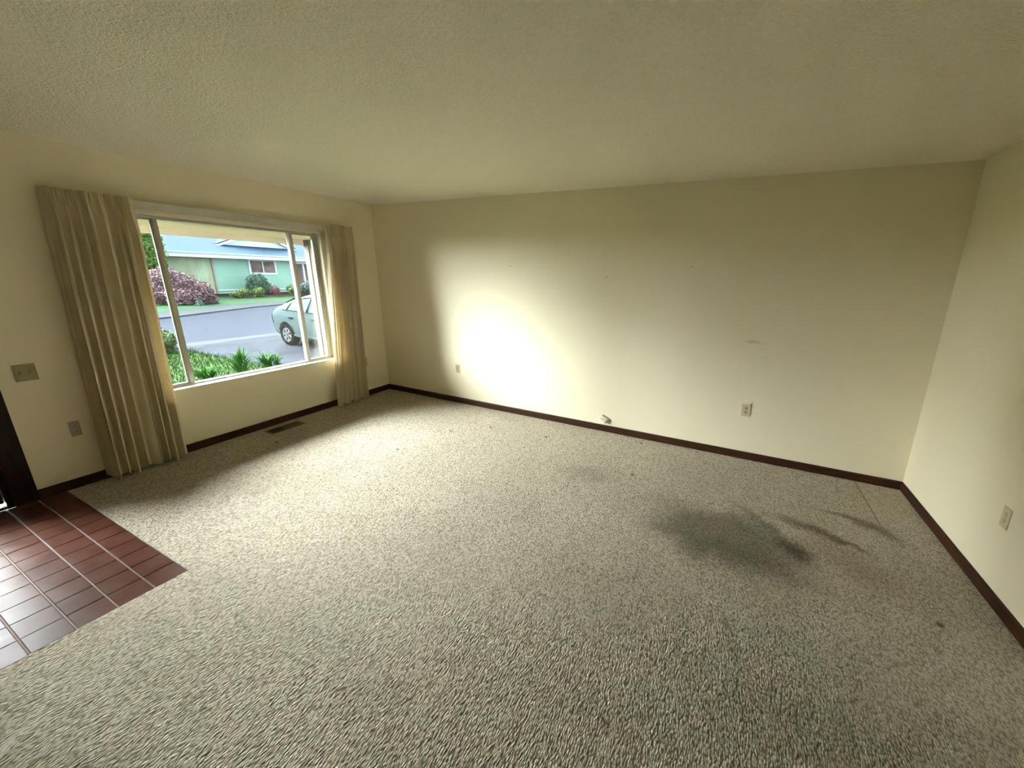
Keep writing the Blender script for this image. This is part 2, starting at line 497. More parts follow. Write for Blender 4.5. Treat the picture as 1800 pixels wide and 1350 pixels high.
# tiled entry, each tile a piece of its own
ft = struct(box('floor_entry', (0, TY2, -.03), (TX, TY, -.0065), M['grout']), 'terracotta tiled entry floor with pale grout')
tw, tl = .1535, .1222
tile_meshes = []
for v in range(4):
    bm = bmesh.new()
    bm_box(bm, (0, 0, 0), (tw - .0035, tl - .0065, .0055))
    bmesh.ops.recalc_face_normals(bm, faces=bm.faces)
    top = [e for e in bm.edges if all(q.co.z > .005 for q in e.verts)]
    bmesh.ops.bevel(bm, geom=top, offset=.0016, segments=1, affect='EDGES')
    for q in bm.verts:
        if q.co.z > .003: q.co.z += R.uniform(-.0003, .0003)
    me = bpy.data.meshes.new('tile'); bm.to_mesh(me); bm.free(); me.materials.append(M['tile'])
    tile_meshes.append(me)
for j in range(12):
    for i in range(12):
        x1 = TX - i * tw
        x0 = x1 - tw
        if x0 < -.12: continue
        o = bpy.data.objects.new('tile', tile_meshes[R.randrange(4)])
        COL.objects.link(o); o.parent = ft
        sc = 1.
        if x0 < .002:
            sc = (x1 - .004) / tw; x0 = .002
        o.scale = (sc, 1, 1)
        o.location = (x0 + .00175, TY - (j + 1) * tl + .003, -.0064 + R.uniform(-.0004, .0004))

hb, tb = .0713, .012
def bprof(sgn): return [(0, 0), (sgn * tb, 0), (sgn * tb, hb - .008), (sgn * (tb - .005), hb), (0, hb)]
bm = bmesh.new(); bm_prism(bm, [(p[0], p[1]) for p in bprof(-1)], 0, 0, W)
struct(finish(bm, 'baseboard_back', M['base_x']), 'dark brown baseboard along the long wall')
bm = bmesh.new(); bm_prism(bm, bprof(1), 1, DY1 + .095, -tb)
struct(finish(bm, 'baseboard_left', M['base_y']), 'dark brown baseboard below the window')
bm = bmesh.new(); bm_prism(bm, [(W + p[0], p[1]) for p in bprof(-1)], 1, YR, -tb)
struct(finish(bm, 'baseboard_right', M['base_y']), 'dark brown baseboard at the right wall')

# ------------------------------------------------------------------ window
wx0, wx1 = -.135, -.085            # frame depth
win = struct(boxes('window_1', [
    ((wx0, OY0, OZ0), (wx1, OY0 + .035, OZ1)), ((wx0, OY1 - .028, OZ0), (wx1, OY1, OZ1)),
    ((wx0, OY0 + .035, OZ1 - .030), (wx1, OY1 - .028, OZ1)), ((wx0, OY0 + .035, OZ0), (wx1, OY1 - .028, OZ0 + .018))],
    M['alu_dark'], bevel=.002), 'wide aluminium picture window with a fixed centre pane and two side sliders')
def mull(yc, w, x0, x1):
    boxes('mullion', [((x0, yc - w / 2, OZ0 + .018), (x1, yc + w / 2, OZ1 - .03)),
                      ((x1, yc - w / 2 + .004, OZ0 + .018), (x1 + .008, yc - w / 2 + .012, OZ1 - .03))], M['alu_dark'], win, .0015)
mull(-1.913, .032, -.128, -.082)
mull(-.929, .030, -.128, -.082)
for (a, b_) in ((OY0 + .035, -1.929), (-1.897, -.944), (-.914, OY1 - .028)):
    box('pane', (-.110, a, OZ0 + .018), (-.106, b_, OZ1 - .03), M['glass'], win)
# right slider sash and left slider sash
for (a, b_) in ((OY0 + .035, -1.929), (-.914, OY1 - .028)):
    boxes('sash', [((-.104, a, OZ0 + .018), (-.088, a + .010, OZ1 - .03)), ((-.104, b_ - .010, OZ0 + .018), (-.088, b_, OZ1 - .03)),
                   ((-.104, a + .01, OZ0 + .018), (-.088, b_ - .01, OZ0 + .036)), ((-.104, a + .01, OZ1 - .042), (-.088, b_ - .01, OZ1 - .03))],
          M['alu'], win, .001)
box('sill', (-.0849, OY0 + .001, OZ0 + .0005), (.006, OY1 - .001, OZ0 + .006), M['sillpaint'], win, .002)
box('head_board', (-.0849, OY0 + .001, OZ1 - .006), (-.002, OY1 - .001, OZ1 - .0005), M['sillpaint'], win, .001)

# ------------------------------------------------------------------ entry door with tall glass light
dr = struct(boxes('door_1', [
    ((-.075, DY0 + .03, .035), (-.035, DY0 + .15, DZ1 - .02)), ((-.075, DY1 - .15, .035), (-.035, DY1 - .03, DZ1 - .02)),
    ((-.075, DY0 + .15, DZ1 - .17), (-.035, DY1 - .15, DZ1 - .02)), ((-.075, DY0 + .15, .035), (-.035, DY1 - .15, .24))],
    M['door']), 'dark brown entry door with a tall glass light')
box('pane', (-.057, DY0 + .15, .24), (-.053, DY1 - .15, DZ1 - .17), M['glass'], dr)
boxes('door_jamb', [((-T, DY1 - .028, 0), (0, DY1, DZ1)), ((-T, DY0, 0), (0, DY0 + .028, DZ1)), ((-T, DY0 + .028, DZ1 - .018), (0, DY1 - .028, DZ1))], M['door'], dr)
box('threshold', (-T, DY0 + .028, .0), (.0, DY1 - .028, .022), M['brass'], dr, .003)
boxes('casing', [((0, DY1, 0), (.018, DY1 + .095, DZ1 + .095)), ((0, DY0 - .095, 0), (.018, DY0, DZ1 + .095)), ((0, DY0, DZ1), (.018, DY1, DZ1 + .095))], M['door'], dr, .003)

# ------------------------------------------------------------------ curtain rod and drapes
rod = tag(empty('curtain_rod', (.05, -1.36, 2.05)), 'ivory traverse curtain rod spanning the top of the window', 'curtain rod')
def rel(o, root):
    o.matrix_parent_inverse = Matrix.Translation(root.location).inverted(); return o
rel(boxes('outer_rail', [((.040, -2.40, 2.052), (.060, -1.02, 2.118)), ((.060, -2.40, 2.108), (.064, -1.02, 2.118)), ((.060, -2.40, 2.052), (.064, -1.02, 2.058))], M['rod'], rod, .002), rod)
rel(boxes('inner_rail', [((.042, -1.02, 2.056), (.058, -.37, 2.114)), ((.058, -1.02, 2.104), (.062, -.37, 2.114))], M['rod'], rod, .002), rod)
for yb in (-2.37, -1.36, -.40):
    rel(box('bracket', (0.0005, yb - .012, 2.06), (.0395, yb + .012, 2.11), M['rod'], rod, .002), rod)

def drape(name, yt0, yt1, yb0, yb1, ztop, zbot, nf, seed, ret_side, label):
    """pinch-pleated drape; yt/yb are the ends at top and bottom"""
    rr = random.Random(seed)
    ph = [rr.uniform(-.9, .9) for _ in range(nf + 2)]
    amp = [rr.uniform(.72, 1.15) for _ in range(nf + 2)]
    drift = [rr.uniform(-.5, .5) for _ in range(nf + 2)]
    root = tag(empty(name, ((.09), (yb0 + yb1) / 2, zbot)), label, 'curtain', 'drapes at the picture window')
    nu, hz = 30 * nf, .095
    def lerpa(arr, t):
        i = int(max(0, min(nf, math.floor(t)))); f = t - i; f = f * f * (3 - 2 * f)
        return arr[i] * (1 - f) + arr[i + 1] * f
    def pt(u, zz):
        d = (ztop - zz)                       # distance below the top
        s = d / (ztop - zbot)
        w = max(0., min(1., 1 - (d - .04) / .22)); w = w * w * (3 - 2 * w)
        t = u * nf
        a = lerpa(amp, t)
        p = 2 * math.pi * (t + lerpa(ph, t) * .35 + lerpa(drift, t) * .45 * s)
        fold = abs(math.sin(p / 2)) ** .85
        fine = .5 - .5 * math.cos(p * 3 + 1)
        heads = (.5 - .5 * math.cos(p)) ** 2.2
        big = .072 * a * (.95 + .15 * s) * fold + .006 * math.sin(p * 2 + 4 * s + seed)
        hd = .008 + .034 * heads * (.45 + .55 * fine) + .010 * fine
        x = .066 + w * hd + (1 - w) * big
        y0 = yt0 + (yb0 - yt0) * s; y1 = yt1 + (yb1 - yt1) * s
        y = y0 + (y1 - y0) * u + (1 - w) * .016 * a * math.sin(p) * (1 if .03 < u < .97 else .2)
        e = u if ret_side < 0 else 1 - u      # the outer edge returns to the wall
        if e < .07:
            q = 1 - e / .07
            x = x * (1 - q * q) + .012 * q * q
        z = zz + (.012 * math.sin(p * .5 + seed) * s if s > .95 else 0)
        return (x, y, z)
    def grid(nm, z0, z1, nv, par):
        vs, fs = [], []
        for j in range(nv + 1):
            zz = z0 + (z1 - z0) * j / nv
            for i in range(nu + 1):
                p = pt(i / nu, zz); vs.append((p[0] - root.location.x, p[1] - root.location.y, p[2] - root.location.z))
        for j in range(nv):
            for i in range(nu):
                a = j * (nu + 1) + i; fs.append((a, a + 1, a + nu + 2, a + nu + 1))
        return mesh(nm, vs, fs, M['fabric'], par, True)
    grid('heading', ztop, ztop - hz, 8, root)
    grid('panel', ztop - hz, zbot + .10, 40, root)
    grid('hem', zbot + .10, zbot, 5, root)
    return root
drape('drape', -2.455, -2.055, -2.53, -2.10, 2.128, .025, 8, 3, -1, 'wide beige pleated drape between the light switch and the window')
drape('drape', -.650, -.335, -.785, -.405, 2.130, .022, 7, 11, 1, 'narrow beige pleated drape next to the room corner')

# ------------------------------------------------------------------ wall plates
def plate_root(name, wall, u, z, label, cat, group=None):
    """local frame: +x right along the wall seen from the room, +y out of the wall, z up"""
    if wall == 'left': o = empty(name, (0.0, u, z), -math.pi / 2)
    elif wall == 'back': o = empty(name, (u, 0, z), math.pi)
    else: o = empty(name, (W, u, z), math.pi / 2)
    return tag(o, label, cat, group)
def duplex(root, w, h, mat, fmat):
    box('cover_plate', (-w / 2, 0.0003, -h / 2), (w / 2, .006, h / 2), mat, root, .002)
    for s in (-1, 1):
        bm = bmesh.new(); bm_cyl(bm, (0, .0062, s * .0195), .0145 * min(1, w / .07), .0022, 1, 20)
        rc = finish(bm, 'receptacle', fmat, root)
        boxes('slot', [((-.0068 * w / .07, .0082, s * .0195 - .001), (-.0048 * w / .07, .0089, s * .0195 + .007)), ((.0048 * w / .07, .0082, s * .0195 - .001), (.0068 * w / .07, .0089, s * .0195 + .006)),
                       ((-.002, .0082, s * .0195 - .009), (.002, .0089, s * .0195 - .005))], M['slot'], rc)
    bm = bmesh.new(); bm_cyl(bm, (0, .0062, 0), .003, .001, 1, 12); finish(bm, 'screw', M['screw'], root)

o = plate_root('outlet', 'back', 4.593, .478, 'almond duplex outlet on the long wall, nearest the right corner', 'outlet')
duplex(o, .074, .112, M['plate'], M['plate_tan'])
o = plate_root('outlet', 'right', -1.05, .465, 'almond outlet on the right-hand wall', 'outlet')
duplex(o, .055, .113, M['plate'], M['plate'])
o = plate_root('outlet', 'left', -2.601, .446, 'taupe outlet low on the wall between door and drape', 'outlet')
duplex(o, .049, .112, M['plate_rose'], M['plate_rose'])
o = plate_root('outlet', 'left', -.318, .462, 'tan outlet half hidden behind the narrow drape by the room corner', 'outlet')
duplex(o, .052, .114, M['plate_tan'], M['plate_tan'])
o = plate_root('cable_plate', 'back', 1.265, .452, 'small tan cable plate on the long wall near the window corner', 'wall plate')
box('cover_plate', (-.033, .0003, -.056), (.033, .006, .056), M['plate'], o, .002)
box('insert', (-.012, .0062, -.036), (.012, .009, .036), M['plate_tan'], o, .001)
for s in (-1, 1):
    bm = bmesh.new(); bm_cyl(bm, (0, .0062, s * .047), .003, .001, 1, 12); finish(bm, 'screw', M['screw'], o)
o = plate_root('light_switch', 'left', -2.719, .905, 'olive-tan double light switch plate beside the entry door', 'light switch')
box('cover_plate', (-.043, .0003, -.057), (.043, .006, .057), M['plate_olive'], o, .002)
for s in (-1, 1):
    box('toggle', (s * .019 - .004, .0062, -.008), (s * .019 + .004, .016, .010), M['plate_olive'], o, .001)
    for q in (-1, 1):
        bm = bmesh.new(); bm_cyl(bm, (s * .019, .0062, q * .030), .0025, .001, 1, 10); finish(bm, 'screw', M['screw'], o)
# tilted surface phone jack just above the baseboard
o = empty('phone_jack', (3.238, 0, .141)); o.rotation_euler = (0, math.radians(-31), math.pi)
tag(o, 'small tilted ivory phone jack above the baseboard', 'phone jack')
box('body', (-.040, .0003, -.029), (.040, .024, .029), M['ivory'], o, .004)
box('port', (-.041, .006, -.010), (-.0395, .018, .012), M['slot'], o)
bm = bmesh.new(); bm_cyl(bm, (.006, .0242, 0), .0045, .001, 1, 14); finish(bm, 'screw', M['slot'], o)
box('cover_seam', (-.0345, .0241, -.026), (-.0315, .0246, .026), M['slot'], o)
# nails left in the long wall
for (nx, nz_, lab) in ((2.088, 1.719, 'tiny nail in the long wall, nearest the window'), (3.213, 1.629, 'tiny nail in the long wall, middle and lowest of three'),
                       (4.001, 1.734, 'tiny nail in the long wall, nearest the right corner')):
    bm = bmesh.new(); bm_cyl(bm, (0, 0, 0), .0014, -.012, 1, 10); bm_cyl(bm, (0, -.012, 0), .0042, -.0015, 1, 12)
    o = finish(bm, 'nail', M['slot']); o.location = (nx, 0, nz_)
    tag(o, lab, 'nail', 'nails left in the long wall')

# floor register under the window
o = tag(empty('floor_register', (.176, -1.398, 0)), 'brown metal floor register in the carpet under the window', 'floor vent')
a_, b2 = .070, .152
boxes('frame', [((-a_, -b2, .0005), (-a_ + .012, b2, .006)), ((a_ - .012, -b2, .0005), (a_, b2, .006)),
                ((-a_ + .012, -b2, .0005), (a_ - .012, -b2 + .018, .006)), ((-a_ + .012, b2 - .018, .0005), (a_ - .012, b2, .006)), ((-a_ + .012, -.006, .0005), (a_ - .012, .006, .006))], M['vent'], o, .001)
box('duct_well', (-a_ + .012, -b2 + .018, .0004), (a_ - .012, b2 - .018, .0012), M['dark'], o)
for i in range(22):
    yy = -b2 + .024 + i * .0125
    if abs(yy) < .010: continue
    tilt = -.004 if yy < 0 else .005
    zt = .0045 if yy > 0 else .0030
    mesh('louver', [(-a_ + .012, yy - .0006, .0014), (a_ - .012, yy - .0006, .0014), (a_ - .012, yy + tilt, zt), (-a_ + .012, yy + tilt, zt),
                    (-a_ + .012, yy + .0010, .0014), (a_ - .012, yy + .0010, .0014), (a_ - .012, yy + tilt + .0012, zt), (-a_ + .012, yy + tilt + .0012, zt)],
         [(0, 1, 2, 3), (7, 6, 5, 4), (3, 2, 6, 7), (0, 3, 7, 4), (1, 5, 6, 2), (0, 4, 5, 1)], M['vent'] if yy > -.02 else M['dark'], o)

# ------------------------------------------------------------------ outside: own house
ev = struct(box('roof_eave', (-1.30, -7.2, 2.03), (-T - .001, .9, 2.20), M['soffit']), 'tan eave soffit above the window')
box('fascia', (-1.335, -7.2, 1.955), (-1.295, .9, 2.20), M['fascia'], ev)
struct(boxes('wall_garage', [((-1.28, -.09, -.5), (-T - .002, 0.06, 2.029)), ((-1.30, -.10, -.5), (-1.20, 0.0, 2.029))], M['garage']), 'cream garage side wall beside the window')
# ------------------------------------------------------------------ ground, street
G = -.5
struct(mesh('lawn', [(-T - .05, -45, G), (-T - .05, 1.0, G), (-6.0, .95, G), (-8.2, .85, G), (-9.2, .8, G), (-9.2, -45, G)], [(0, 1, 2, 3, 4, 5)], M['lawn']), 'bright green front lawn')
struct(mesh('driveway', [(-T - .05, 1.0, G), (-T - .05, 12, G), (-9.2, 12, G), (-9.2, .8, G), (-8.2, .85, G), (-6.0, .95, G)], [(5, 4, 3, 2, 1, 0)], M['drive']), 'worn cracked asphalt driveway')
struct(mesh('gutter', [(-9.2, -45, G), (-9.2, 30, G), (-9.95, 30, G - .03), (-9.95, -45, G - .03)], [(0, 1, 2, 3)], M['concrete']), 'pale concrete gutter strip')
# the far kerb runs at a slant, then bends parallel to the house
def kline(off, z):
    dx, dy = -.5326, .8464
    pts = []
    for yy in (-45, -12, .6):
        pts.append((-14.35 - off, yy - .3 * off if yy > 0 else yy, z))
    for t in (0, 4.2):
        pts.append((-15.33 + dx * t - dy * off, 3.2 + dy * t + dx * off, z))
    for yy in (8.4, 14, 30):
        pts.append((-18.15 - off, yy - .3 * off if yy < 9 else yy, z))
    return pts
def strip(name, A, B, mat):
    n = len(A)
    return mesh(name, A + B, [(i, i + 1, n + i + 1, n + i) for i in range(n - 1)], mat)
near = [(-9.95, q[1], G - .03) for q in kline(0, 0)]
struct(strip('street', near, kline(0, -.32), M['asphalt']), 'blue-grey asphalt street')
struct(strip('curb', kline(0, -.40), kline(.04, -.262), M['curb']), 'grey kerb across the street')
struct(strip('sidewalk', kline(.04, -.262), kline(1.7, -.235), M['concrete']), 'pale sidewalk across the street')
back = [(-24.2, q[1], .04) for q in kline(1.7, 0)]
fl = strip('far_lawn', kline(1.7, -.235), back, M['farlawn'])
struct(fl, 'mown lawn across the street')
struct(mesh('far_ground', [(-24.2, -60, .04), (-24.2, 60, .04), (-90, 60, .1), (-90, -60, .1)], [(0, 1, 2, 3)], M['farlawn']), 'ground behind the house across the street')
struct(mesh('garden_bed', [(-21.5, 7.2, -.122), (-21.5, 13, -.122), (-24.0, 13, .045), (-24.0, 6.5, .045)], [(0, 1, 2, 3)], M['soil']), 'dark mulch bed before the house')

# near grass blades: nobody could count them
def blades(name, n, region, hmin, hmax, wd, seed, mat):
    g = np.random.default_rng(seed)
    vs, fs = [], []
    cnt = 0
    while cnt < n:
        px, py = region(g)
        h = g.uniform(hmin, hmax); a = g.uniform(0, 2 * math.pi); b = g.uniform(0, 2 * math.pi); ln = g.uniform(0, .6) * h
        c, s = math.cos(a) * wd, math.sin(a) * wd
        i = len(vs)
        vs += [(px - c, py - s, G), (px + c, py + s, G), (px + math.cos(b) * ln, py + math.sin(b) * ln, G + h)]
        fs.append((i, i + 1, i + 2)); cnt += 1
    o = mesh(name, vs, fs, mat); return o
def reg(g):
    while True:
        px = g.uniform(-9.0, -3.0); py = g.uniform(-2.2, .95)
        return px, py
tag(blades('grass', 15000, reg, .03, .11, .006, 5, M['blade']), 'short bright green grass of the front lawn', 'grass', kind='stuff')

def lily(loc, n, spread, h, seed, label):
    g = np.random.default_rng(seed); vs, fs = [], []
    for _ in range(n):
        a = g.uniform(0, 2 * math.pi); r0 = g.uniform(0, spread * .35); L_ = h * g.uniform(.75, 1.25)
        out = g.uniform(.25, 1.0) * spread; wd = g.uniform(.010, .017)
        bx, by = r0 * math.cos(a), r0 * math.sin(a); ca, sa = math.cos(a), math.sin(a)
        i0 = len(vs); N = 6
        for q in range(N + 1):
            t = q / N; d = out * t ** 1.7; z = L_ * (t - .42 * t ** 3 * (out / spread) * 1.3)
            ww = wd * (1 - t ** 2.2) + .001
            vs += [(bx + ca * d - sa * ww, by + sa * d + ca * ww, z), (bx + ca * d, by + sa * d, z - ww * .6), (bx + ca * d + sa * ww, by + sa * d - ca * ww, z)]
        for q in range(N):
            b = i0 + q * 3
            fs += [(b, b + 1, b + 4, b + 3), (b + 1, b + 2, b + 5, b + 4)]
    o = mesh('daylily', vs, fs, M['leaf_lily']); o.location = loc
    return tag(o, label, 'plant', 'daylily clumps outside the window')
lily((-4.75, -.16, G), 62, .30, .34, 1, 'low wide daylily clump at the left below the window')
lily((-4.70, .36, G), 75, .30, .60, 2, 'tallest daylily clump with arching leaves, centre below the window')
lily((-4.85, .86, G), 46, .26, .42, 3, 'thin daylily clump below the right mullion')
lily((-5.05, 1.13, G), 30, .22, .26, 4, 'smallest daylily clump at the driveway edge')

# ------------------------------------------------------------------ shrubs and trees
def foliage(vs, fs, c, r, n, size, g, shell=.55, droop=0.):
    for _ in range(n):
        d = g.normal(size=3); d /= np.linalg.norm(d)
        rad = g.uniform(shell, 1.0) ** .6
        lump = 1 + .16 * math.sin(5 * d[0] + 3 * d[2] + c[0]) * math.cos(4 * d[1] + c[1])
        p = np.array(c) + d * np.array(r) * rad * lump
        nrm = d + g.normal(size=3) * .7; nrm /= np.linalg.norm(nrm)
        if droop: nrm[2] *= (1 - droop)
        t = np.cross(nrm, g.normal(size=3)); t /= np.linalg.norm(t) + 1e-9
        b = np.cross(nrm, t); s = size * g.uniform(.6, 1.3)
        i = len(vs)
        vs += [tuple(p + t * s), tuple(p + b * s * .55), tuple(p - t * s), tuple(p - b * s * .55)]
        fs.append((i, i + 1, i + 2, i + 3))
def core(vs, fs, c, r, k=.72):
    i0 = len(vs); NU, NV = 12, 7
    for j in range(NV + 1):
        th = math.pi * j / NV
        for i in range(NU):
            ph = 2 * math.pi * i / NU
            vs.append((c[0] + r[0] * k * math.sin(th) * math.cos(ph), c[1] + r[1] * k * math.sin(th) * math.sin(ph), c[2] + r[2] * k * math.cos(th)))
    for j in range(NV):
        for i in range(NU):
            a = i0 + j * NU + i; b = i0 + j * NU + (i + 1) % NU
            fs.append((a, b, b + NU, a + NU))
def shrub(name, base, clumps, mat, n, size, seed, label, cat='shrub', group=None, trunk=None):
    """clumps: list of (centre, radii) relative to the base"""
    g = np.random.default_rng(seed)
    root = tag(empty(name, base), label, cat, group)
    vs, fs = [], []
    for c, r in clumps:
        core(vs, fs, c, r)
        foliage(vs, fs, c, r, n, size, g)
    mesh('foliage', vs, fs, mat, root)
    bm = bmesh.new()
    tr, th = trunk or (.05, max(.12, clumps[0][0][2]))
    bm_cyl(bm, (0, 0, -.02), tr, th, 2, 10, tr * .7)
    finish(bm, 'trunk' if cat == 'tree' else 'stem', M['bark'], root)
    return root
GB = 'shrubs in front of the house across the street'
shrub('round_shrub', (-22, 9.02, -.06), [((0, 0, .27), (.32, .29, .30))], M['leaf_lime'], 900, .045, 21, 'round lime-green clipped shrub below the house window', group=GB)
shrub('red_shrub', (-22, 9.90, -.06), [((0, 0, .31), (.26, .23, .30))], M['leaf_red'], 800, .045, 22, 'round dark red shrub right of the lime-green one', group=GB)
shrub('round_shrub', (-22, 10.9, -.05), [((0, 0, .36), (.34, .33, .30)), ((0, .2, .30), (.3, .26, .24))], M['leaf_green'], 800, .05, 23, 'wide green shrub behind the rear of the parked car', group=GB)
shrub('low_shrub', (-22, 8.33, -.06), [((0, 0, .26), (.28, .30, .22)), ((0, -.35, .15), (.25, .3, .16))], M['leaf_lime'], 700, .05, 24, 'low spreading yellow-green shrub left of the clipped round one', group=GB)
shrub('leafy_shrub', (-23.0, 9.55, .0), [((0, 0, .78), (.42, .52, .52)), ((0, .25, .40), (.4, .45, .38)), ((0, -.2, .45), (.35, .4, .35))], M['leaf_dark'], 700, .065, 25, 'tall loose dark green shrub under the house window', group=GB)
shrub('leafy_shrub', (-22.2, 11.95, .0), [((0, 0, .45), (.4, .45, .38)), ((0, .5, .40), (.4, .5, .4))], M['leaf_sage'], 700, .06, 26, 'grey-green shrub by the white porch posts', group=GB)
shrub('porch_shrub', (-22.8, 13.55, -.05), [((0, 0, .75), (.4, .5, .6))], M['leaf_dark'], 800, .06, 32, 'dark shrub beneath the porch posts', group=GB)
shrub('conifer', (-19.2, 5.27, -.30), [((0, 0, .10), (.17, .17, .16)), ((0, 0, .22), (.11, .11, .14)), ((0, 0, .34), (.05, .05, .12))], M['leaf_sage'], 500, .03, 27, 'tiny sage-green cone-shaped conifer by the far sidewalk')
shrub('near_shrub', (-8.5, .57, G), [((0, 0, .30), (.26, .20, .30)), ((0, -.16, .20), (.24, .2, .22))], M['leaf_green'], 1500, .03, 28, 'small green shrub on the near lawn by the left mullion')
g_ = [((0, 0, 1.0), (.75, .8, .75)), ((0, -.75, .62), (.75, .75, .75)), ((0, .70, .62), (.75, .65, .62)), ((.35, 0, .45), (.7, .9, .6)), ((.1, 1.0, .25), (.5, .4, .35)), ((0, -.35, 1.25), (.6, .6, .55))]
shrub('japanese_maple', (-20.3, 4.95, -.30), g_, M['leaf_maple'], 2600, .055, 29, 'low spreading purple-red maple across the street', 'tree', trunk=(.09, .7))
shrub('garden_tree', (-21.9, 4.55, -.1), [((0, 0, 2.6), (.9, .95, 1.0)), ((0, -.8, 2.2), (.9, .9, 1.0)), ((.1, .15, 2.0), (.7, .7, .6)), ((0, -.2, 3.5), (.9, .9, .8))], M['leaf_tree'], 2600, .08, 30, 'bright green leafy tree left of the house across the street', 'tree', trunk=(.12, 2.2))
shrub('garden_tree', (-34.5, 19.4, 0), [((0, 0, 3.7), (1.2, 1.3, 1.3)), ((0, 1.3, 3.2), (1.2, 1.2, 1.3)), ((0, .3, 4.4), (1.2, 1.2, 1))], M['leaf_tree'], 2200, .10, 31, 'yellow-green tree behind the right end of the roof', 'tree', trunk=(.14, 3))

for i, (tx, ty, th) in enumerate(((-35.5, -5.0, 11.0), (-35, -10.2, 11.6))):  # unseen trees put in to block low light through the window
    shrub('street_tree', (tx, ty, -.1), [((0, 0, th * .62), (2.0, 2.2, th * .40)), ((.2, 0, th * .35), (1.9, 2.2, th * .33)), ((-.3, 0, th * .8), (1.8, 2.1, th * .25))], M['leaf_dark'], 900, .22, 60 + i,
          ['tall dark tree behind the neighbouring house, nearer the bright green tree', 'tall dark tree behind the neighbouring house, farther from the bright green tree'
           ][i], 'tree', 'tall trees across the street', trunk=(.22, th * .4))

for i, (ty, lab) in enumerate(((.6, 'tall dark tree rising behind the left end of the house roof'), (8.6, 'tall dark tree rising behind the middle of the house roof'),
                                 (16.6, 'tall dark tree rising behind the right part of the house roof'))):  # trees added to keep low light off the right-hand floor
    shrub('garden_tree', (-39, ty, .1), [((0, 0, 9.0), (2.8, 3.2, 6.0)), ((0, 0, 5), (2.6, 3.2, 4.4)), ((0, 0, 12), (2.6, 3.0, 3.6))], M['leaf_dark'], 800, .26, 80 + i, lab, 'tree', 'tall trees behind the house', trunk=(.3, 4))

# ------------------------------------------------------------------ house across the street
hs = tag(empty('house', (-24, 10, 0)), 'teal ranch house with blue-grey roof across the street', 'house')
def hp(o): return rel(o, hs)
hp(box('siding_wall', (-24.2, 7.98, -.2), (-24, 12.25, 2.12), M['siding'], hs))
hp(box('board_wall', (-24.3, 3.5, -.2), (-24.04, 7.98, 2.12), M['boards'], hs))
hp(box('corner_board', (-24.04, 7.93, -.1), (-23.975, 8.0, 2.10), M['porchdark'], hs))
hp(box('porch_wall', (-26.0, 12.25, -.2), (-25.8, 17.5, 2.3), M['porchdark'], hs))
hp(box('side_wall', (-26.0, 12.05, -.2), (-24.2, 12.25, 2.12), M['siding'], hs))
hp(box('porch_floor', (-25.8, 12.25, -.2), (-23.9, 17.5, .15), M['concrete'], hs))
for py in (12.78, 13.18, 15.2):
    hp(box('porch_post', (-23.98, py - .05, .15), (-23.86, py + .05, 2.1), M['white'], hs, .005))
hp(box('porch_beam', (-24.0, 12.3, 1.95), (-23.84, 17.5, 2.1), M['white'], hs))
hp(box('foundation_trim', (-24, 8.0, .22), (-23.96, 12.25, .29), M['white'], hs))
# window with a white frame and two panes
wnd = hp(boxes('window', [((-24.0, 9.68, 1.20), (-23.95, 9.78, 2.10)), ((-24.0, 11.08, 1.20), (-23.95, 11.18, 2.10)), ((-24.0, 9.78, 1.20), (-23.95, 11.08, 1.31)),
                          ((-24.0, 9.78, 2.04), (-23.95, 11.08, 2.10)), ((-24.0, 10.40, 1.31), (-23.95, 10.46, 2.04))], M['white'], hs))
for a, b_ in ((9.78, 10.40), (10.46, 11.08)):
    box('pane', (-23.995, a, 1.31), (-23.985, b_, 2.04), M['hglass'], wnd)
# roof plane, fascia, front gable
bm = bmesh.new()
bm_prism(bm, [(-23.3, 2.20), (-23.3, 2.36), (-28, 4.0), (-32.0, 2.4), (-32.0, 2.2)], 1, 3.0, 18)
hp(finish(bm, 'roof', M['roof'], hs))
hp(box('fascia', (-23.30, 2.9, 2.12), (-23.22, 18, 2.36), M['white'], hs))
hp(box('gutter', (-23.22, 2.9, 2.33), (-23.12, 18, 2.40), M['gable'], hs))
hp(box('eave_soffit', (-24.1, 2.9, 2.10), (-23.30, 18, 2.13), M['soffit'], hs))
gy0, gy1, gz = 8.95, 12.75, 2.93
gm = (gy0 + gy1) / 2; gh = gz + (gm - gy0) * .46
bm = bmesh.new(); bm_prism(bm, [(gy0, gz), (gy1, gz), (gm, gh)], 0, -25.05, -25.0); hp(finish(bm, 'gable_wall', M['gable'], hs))
for s, ye in ((1, gy0 - .25), (-1, gy1 + .25)):
    dz = -.46 * .25
    e0, e1 = (ye, gz + dz), (gm, gh)
    bm = bmesh.new(); bm_prism(bm, [e0, e1, (e1[0], e1[1] + .14), (e0[0], e0[1] + .14)], 0, -24.95, -24.80)
    hp(finish(bm, 'rake_board', M['white'], hs))
    bm = bmesh.new(); bm_prism(bm, [(e0[0], e0[1] + .14), (e1[0], e1[1] + .14), (e1[0], e1[1] + .2), (e0[0], e0[1] + .2)], 0, -29, -24.78)
    hp(finish(bm, 'gable_roof', M['roof'], hs))
for i in range(4):
    z0 = gz + .04 + i * .2
    yh = (gh - z0) / .46 - .15
    hp(box('gable_batten', (-25.0, gm - yh, z0), (-24.985, gm + yh, z0 + .02), M['white'], hs))

